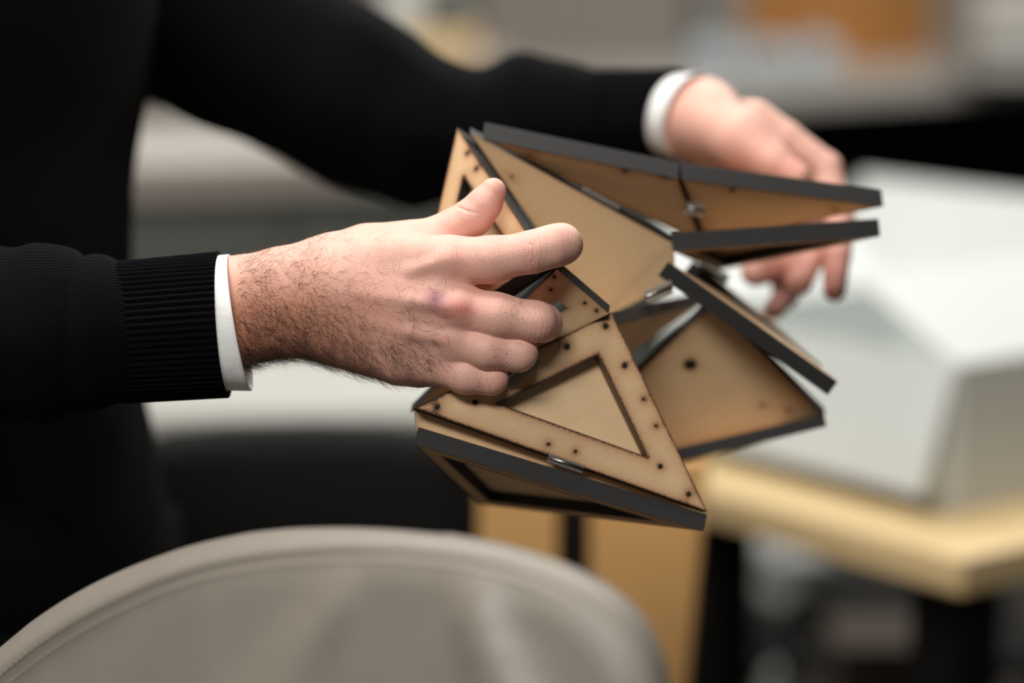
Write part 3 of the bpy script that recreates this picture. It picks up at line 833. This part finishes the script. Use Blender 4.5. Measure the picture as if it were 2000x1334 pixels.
me = fast_mesh('person', cam2world(Vb), Qb)
px = topix(Vb)
def blob(x, y, sx, sy): return np.exp(-((px[:, 0] - x) / sx) ** 2 - ((px[:, 1] - y) / sy) ** 2)
red = .7 * blob(895, 606, 40, 24) + .22 * blob(890, 525, 30, 45) + .15 * blob(1040, 495, 20, 30) + .2 * blob(870, 668, 30, 24) + .35 * blob(978, 400, 20, 45) + .12 * blob(1060, 640, 30, 30) + .12 * blob(975, 740, 40, 30)
red += .45 * blob(1630, 540, 40, 80) + .3 * blob(1530, 540, 80, 60) + .35 * blob(1550, 325, 30, 25) + .25 * blob(1450, 320, 80, 30)
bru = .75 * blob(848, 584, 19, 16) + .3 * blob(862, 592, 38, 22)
tan_ = np.clip(1.25 - (px[:, 0] - 470) / 330, 0, 1) * np.clip((px[:, 1] - 480) / 120, .15, 1)
isr = np.zeros(len(Vb), bool); isr[:len(Vr)] = True
tan_ = np.where(isr, tan_, .1); bru = np.where(isr, bru, 0)
col = np.stack([red, bru, tan_, np.ones(len(Vb))], 1).clip(0, 1).astype(np.float32)
at = me.attributes.new('tone', 'FLOAT_COLOR', 'POINT'); at.data.foreach_set('color', col.ravel())
person = link('person', me, None, [M['skin']])
tag(person, 'person in black sweater over white shirt cuffs, holding the plywood model in both hands', 'person')

# arm hair of the near arm
def hair_mat():
    t = NT('dark_brown_hair'); t.l(t.mix(t.noise(300, 2), srgb(38, 26, 18), srgb(66, 46, 32)), t.b.inputs['Base Color']); t.b.inputs['Roughness'].default_value = .5; return t.m
M['hair'] = hair_mat()
rng = np.random.default_rng(4)
pr = topix(Vr)
wgt = np.clip(1.0 - (pr[:, 0] - 470) / 300, 0, 1) ** 1.1 * np.clip((pr[:, 1] - 455) / 190, .16, 1.2)
def blr(x, y, sx, sy): return np.exp(-((pr[:, 0] - x) / sx) ** 2 - ((pr[:, 1] - y) / sy) ** 2)
wgt = wgt + .5 * blr(770, 700, 60, 40) + .35 * blr(1005, 602, 16, 22) + .28 * blr(985, 690, 22, 14) + .15 * blr(940, 745, 15, 14) + .12 * blr(800, 600, 60, 60)
wgt *= (pr[:, 0] > 462) * (Nr[:, 2] < .35) * np.clip(Vr[:, 2] < 1392, 0, 1)
wgt /= wgt.sum()
NHAIR = 2700
pick = rng.choice(len(Vr), NHAIR, p=wgt)
ns, rad = 7, .072
HV, HF = [], []
for vi in pick:
    p0 = Vr[vi] + rng.normal(0, .3, 3); n = Nr[vi]
    x, y = pr[vi]
    fing = x > 880
    Lh = rng.uniform(6, 16) * (.5 if fing else 1) * (.8 if x > 700 else 1)
    ang = rng.normal(-.65 if y > 560 else -.2, .55)
    if rng.random() < .12: ang += rng.normal(0, 1.4)
    d = np.array([math.cos(ang), math.sin(ang), 0.0]); d = d - n * (d @ n); d /= np.linalg.norm(d) + 1e-6
    s = np.cross(n, d); curl = rng.normal(0, .2); lift = rng.uniform(.18, .75)
    pts_ = [p0 - n * .2]; cur = d * math.cos(lift) + n * math.sin(lift)
    for k in range(ns):
        pts_.append(pts_[-1] + cur * (Lh / ns))
        cur = cur + s * curl - n * .13 * lift * 1.3; cur /= np.linalg.norm(cur)
    base = len(HV)
    for k, q in enumerate(pts_):
        r = rad * (1 - .75 * k / ns)
        b2 = np.cross(s, cur)
        for a in (0, 2.094, 4.189): HV.append(q + r * (math.cos(a) * s + math.sin(a) * n))
    for k in range(ns):
        for j in range(3): HF.append((base + k * 3 + j, base + k * 3 + (j + 1) % 3, base + k * 3 + 3 + (j + 1) % 3, base + k * 3 + 3 + j))
hm = fast_mesh('arm_hair', cam2world(np.array(HV)), np.array(HF))
h_o = link('arm_hair', hm, person, [M['hair']]); h_o['kind'] = 'stuff'; h_o['label'] = 'fine dark hair on the wrist and back of the near hand'

# thumbnail
def nail(cpx, ndir, along, w, l, parent):
    c = pt(*cpx); n = np.array(ndir, float); n /= np.linalg.norm(n); a = np.array(along, float); a -= n * (a @ n); a /= np.linalg.norm(a); s = np.cross(n, a)
    V, F = [], []
    for i in range(9):
        for j in range(9):
            u, v = i / 4 - 1, j / 4 - 1
            ll = v * l * (1 - .12 * u * u)
            V.append(c + s * u * w + a * ll - n * (u * u * w * .38 + max(0, v) ** 2 * .4))
    for i in range(8):
        for j in range(8): F.append((i * 9 + j, i * 9 + j + 1, i * 9 + j + 10, i * 9 + j + 9))
    o = link('fingernail', mesh('fingernail', cam2world(np.array(V)), F, True), parent, [M['nail']])
    md = o.modifiers.new('s', 'SOLIDIFY'); md.thickness = .0006; md.offset = 0
M['nail'] = plain('fingernail', srgb(226, 178, 160), .25, .05, 60, 0)
nail((949.5, 373, 1363.2), (-.62, .35, -.70), (.5, .8, -.05), 4.0, 4.6, person)

# ---- sweater
SW_TOR = [(pt(x - 365, y, 1640), 123) for x, y in ((310, -420), (285, 0), (256, 190), (222, 380), (230, 500), (258, 790), (300, 1000), (285, 1090), (270, 1330))]
SW_NEAR = J((-230, -380, 1450, 62), (-460, 630, 1412, 54), (-200, 650, 1392, 50), (-60, 652, 1382, 49), (20, 650, 1377, 48.5), (110, 649, 1373, 46), (195, 649, 1371, 41.5))
SW_FAR = J((50, -150, 1820, 72), (450, 66, 1770, 68), (700, 196, 1735, 61), (850, 258, 1715, 52), (1000, 248, 1695, 45), (1130, 236, 1672, 36), (1225, 230, 1652, 29))
def sweater_sdf(p):
    d = chain(p, SW_TOR, .64, 30)
    n = chain(p, SW_NEAR, 1, 10)
    x, y, z = p[:, 0], p[:, 1], p[:, 2]
    # gathered folds near the wrist
    n = n - 2.6 * np.exp(-((x + 268 + .10 * y) / 8.5) ** 2) + 2.6 * np.exp(-((x + 243.5 + .05 * y) / 3.0) ** 2) * 0 + 2.4 * np.exp(-((x + 246 - .06 * y) / 3.4) ** 2)
    n = n - 1.6 * np.exp(-((x + 234 - .05 * y) / 6) ** 2) + 3.0 * np.sin((x * .9 + y * .55) / 9.5) * np.clip((-x - 246) / 25, 0, 1)
    f = chain(p, SW_FAR, 1, 14)
    ph = (x * .80 + y * .60)
    f = f + 5.0 * np.sin(ph / 11.5 + .6 * np.sin(y / 17)) * np.clip((x + 150) / 90, 0, 1) * np.clip((88 - x) / 40, 0, 1)
    d = smin(d, f, 26)
    return smin(d, n, 22)
Vs, Qs, Ns = surface(sweater_sdf, (-760, -330, 1280), (110, 480, 1990), 3.2, 4, 2.0)
def knit():
    t = NT('black_knit'); co = t.coord(); w = t.n('ShaderNodeTexWave', bands_direction='Z'); w.inputs['Scale'].default_value = 260; w.inputs['Distortion'].default_value = 2.5
    t.l(co, w.inputs['Vector']); n = t.noise(700, 4)
    t.l(t.mix(n, srgb(4, 4, 6), srgb(11, 12, 15)), t.b.inputs['Base Color']); t.b.inputs['Roughness'].default_value = .95; t.b.inputs['Specular IOR Level'].default_value = .06
    t.b.inputs['Sheen Weight'].default_value = .02; t.b.inputs['Sheen Roughness'].default_value = .4
    t.l(t.bump(t.math('ADD', w.outputs['Fac'], n), .5, .0008), t.b.inputs['Normal']); return t.m
M['knit'] = knit()
sw = link('sweater', fast_mesh('sweater', cam2world(Vs), Qs), person, [M['knit']]); sw['label'] = 'black knitted sweater'
# ---- ribbed cuffs and shirt cuffs: tubes that follow the wrist
def tube(name, st, mat, parent, ribs=0, amp=0, nseg=96, thick=2.4, nlen=24, wob=0, seed=0):
    """st: (px,py,d, half height, half depth) stations; outer and inner wall"""
    C = np.array([pt(*s[:3]) for s in st]); A = np.array([s[3] for s in st]); Bz = np.array([s[4] for s in st])
    tt = np.linspace(0, 1, len(st)); T = np.linspace(0, 1, nlen)
    C = np.stack([np.interp(T, tt, C[:, k]) for k in range(3)], 1); A = np.interp(T, tt, A); Bz = np.interp(T, tt, Bz)
    rg = np.random.default_rng(seed); ph = rg.uniform(0, 6.28, 4)
    ax = C[-1] - C[0]; ax /= np.linalg.norm(ax)
    rings = []
    def ring(i, off, rib=True):
        r = []
        up = np.array([0, 1, 0]) - ax * ax[1]; up /= np.linalg.norm(up); sd = np.cross(ax, up)
        if len(st[0]) > 5:
            sl = np.interp(T[i], tt, [s[5] for s in st])
        else: sl = 0
        for j in range(nseg):
            a = 2 * math.pi * j / nseg
            e = off
            if ribs and rib: e += amp * (abs(math.cos(a * ribs / 2)) - .5)
            e += wob * math.sin(3 * a + ph[0] + 2.5 * T[i]) + wob * .6 * math.sin(5 * a + ph[1] - 4 * T[i])
            v = C[i] + up * (A[i] + e) * math.cos(a) + sd * (Bz[i] + e) * math.sin(a) + ax * (-math.cos(a)) * sl
            r.append(v)
        return r
    for i in range(nlen): rings.append(ring(i, 0))
    rings.append(ring(nlen - 1, -thick * .5, False)); 
    for i in range(nlen - 1, -1, -max(1, nlen // 6)): rings.append(ring(i, -thick, False))
    RW = [cam2world(np.array(r)) for r in rings]
    return loft(name, RW, mat, parent, (False, False))
tube('ribbed_cuff', [(196, 650, 1371, 38.0, 34), (228, 648, 1371, 39.5, 35), (330, 641, 1370, 40.2, 35), (437, 634, 1370, 40.9, 35)], M['knit'], person, 66, 1.7, 66 * 8, 2.6, 40, .35, 1)
tube('shirt_cuff', [(340, 640, 1370, 37, 32, 0), (440, 631, 1370, 38.6, 33, 1.5), (469, 629, 1370, 39.1, 33, 3.0)], None or plain('white_cotton', srgb(240, 240, 240), .8, .03, 120, .2), person, 0, 0, 96, 1.6, 12, .25, 2)
M['cotton'] = bpy.data.materials['white_cotton']
tube('ribbed_cuff', [(1165, 234, 1664, 34, 34, -3), (1240, 229, 1645, 31.5, 31.5, -5), (1312, 225, 1623, 30.4, 30.4, -6)], M['knit'], person, 56, 1.2, 56 * 6, 2.2, 16, .3, 3)
tube('shirt_cuff', [(1250, 228, 1640, 25, 25.5, -5), (1310, 225, 1622, 26.6, 26.5, -6), (1350, 226, 1610, 28.2, 27.8, -8)], M['cotton'], person, 0, 0, 72, 1.4, 10, .25, 4)
# ---- trousers down to the floor
tp = []
fl = M['trouser'] = plain('black_trouser_cloth', srgb(4, 4, 5), .95, .15, 300, .2, spec=.08)
bm = bmesh.new()
base = cam2world(pt(285 - 365, 1180, 1640))
for k, dy in enumerate((-.11, .11)):
    rings = []
    for z, rx, ry in ((base[2] + .03, .135, .13), (base[2] - .12, .135, .12), (.60, .105, .10), (.48, .09, .085), (.25, .085, .08), (.06, .085, .09), (.0, .085, .10)):
        rings.append([(base[0] + rx * math.cos(a), base[1] + dy + ry * math.sin(a), z) for a in np.linspace(0, 2 * math.pi, 32, endpoint=False)])
    loft('trouser_leg', rings, fl, person)
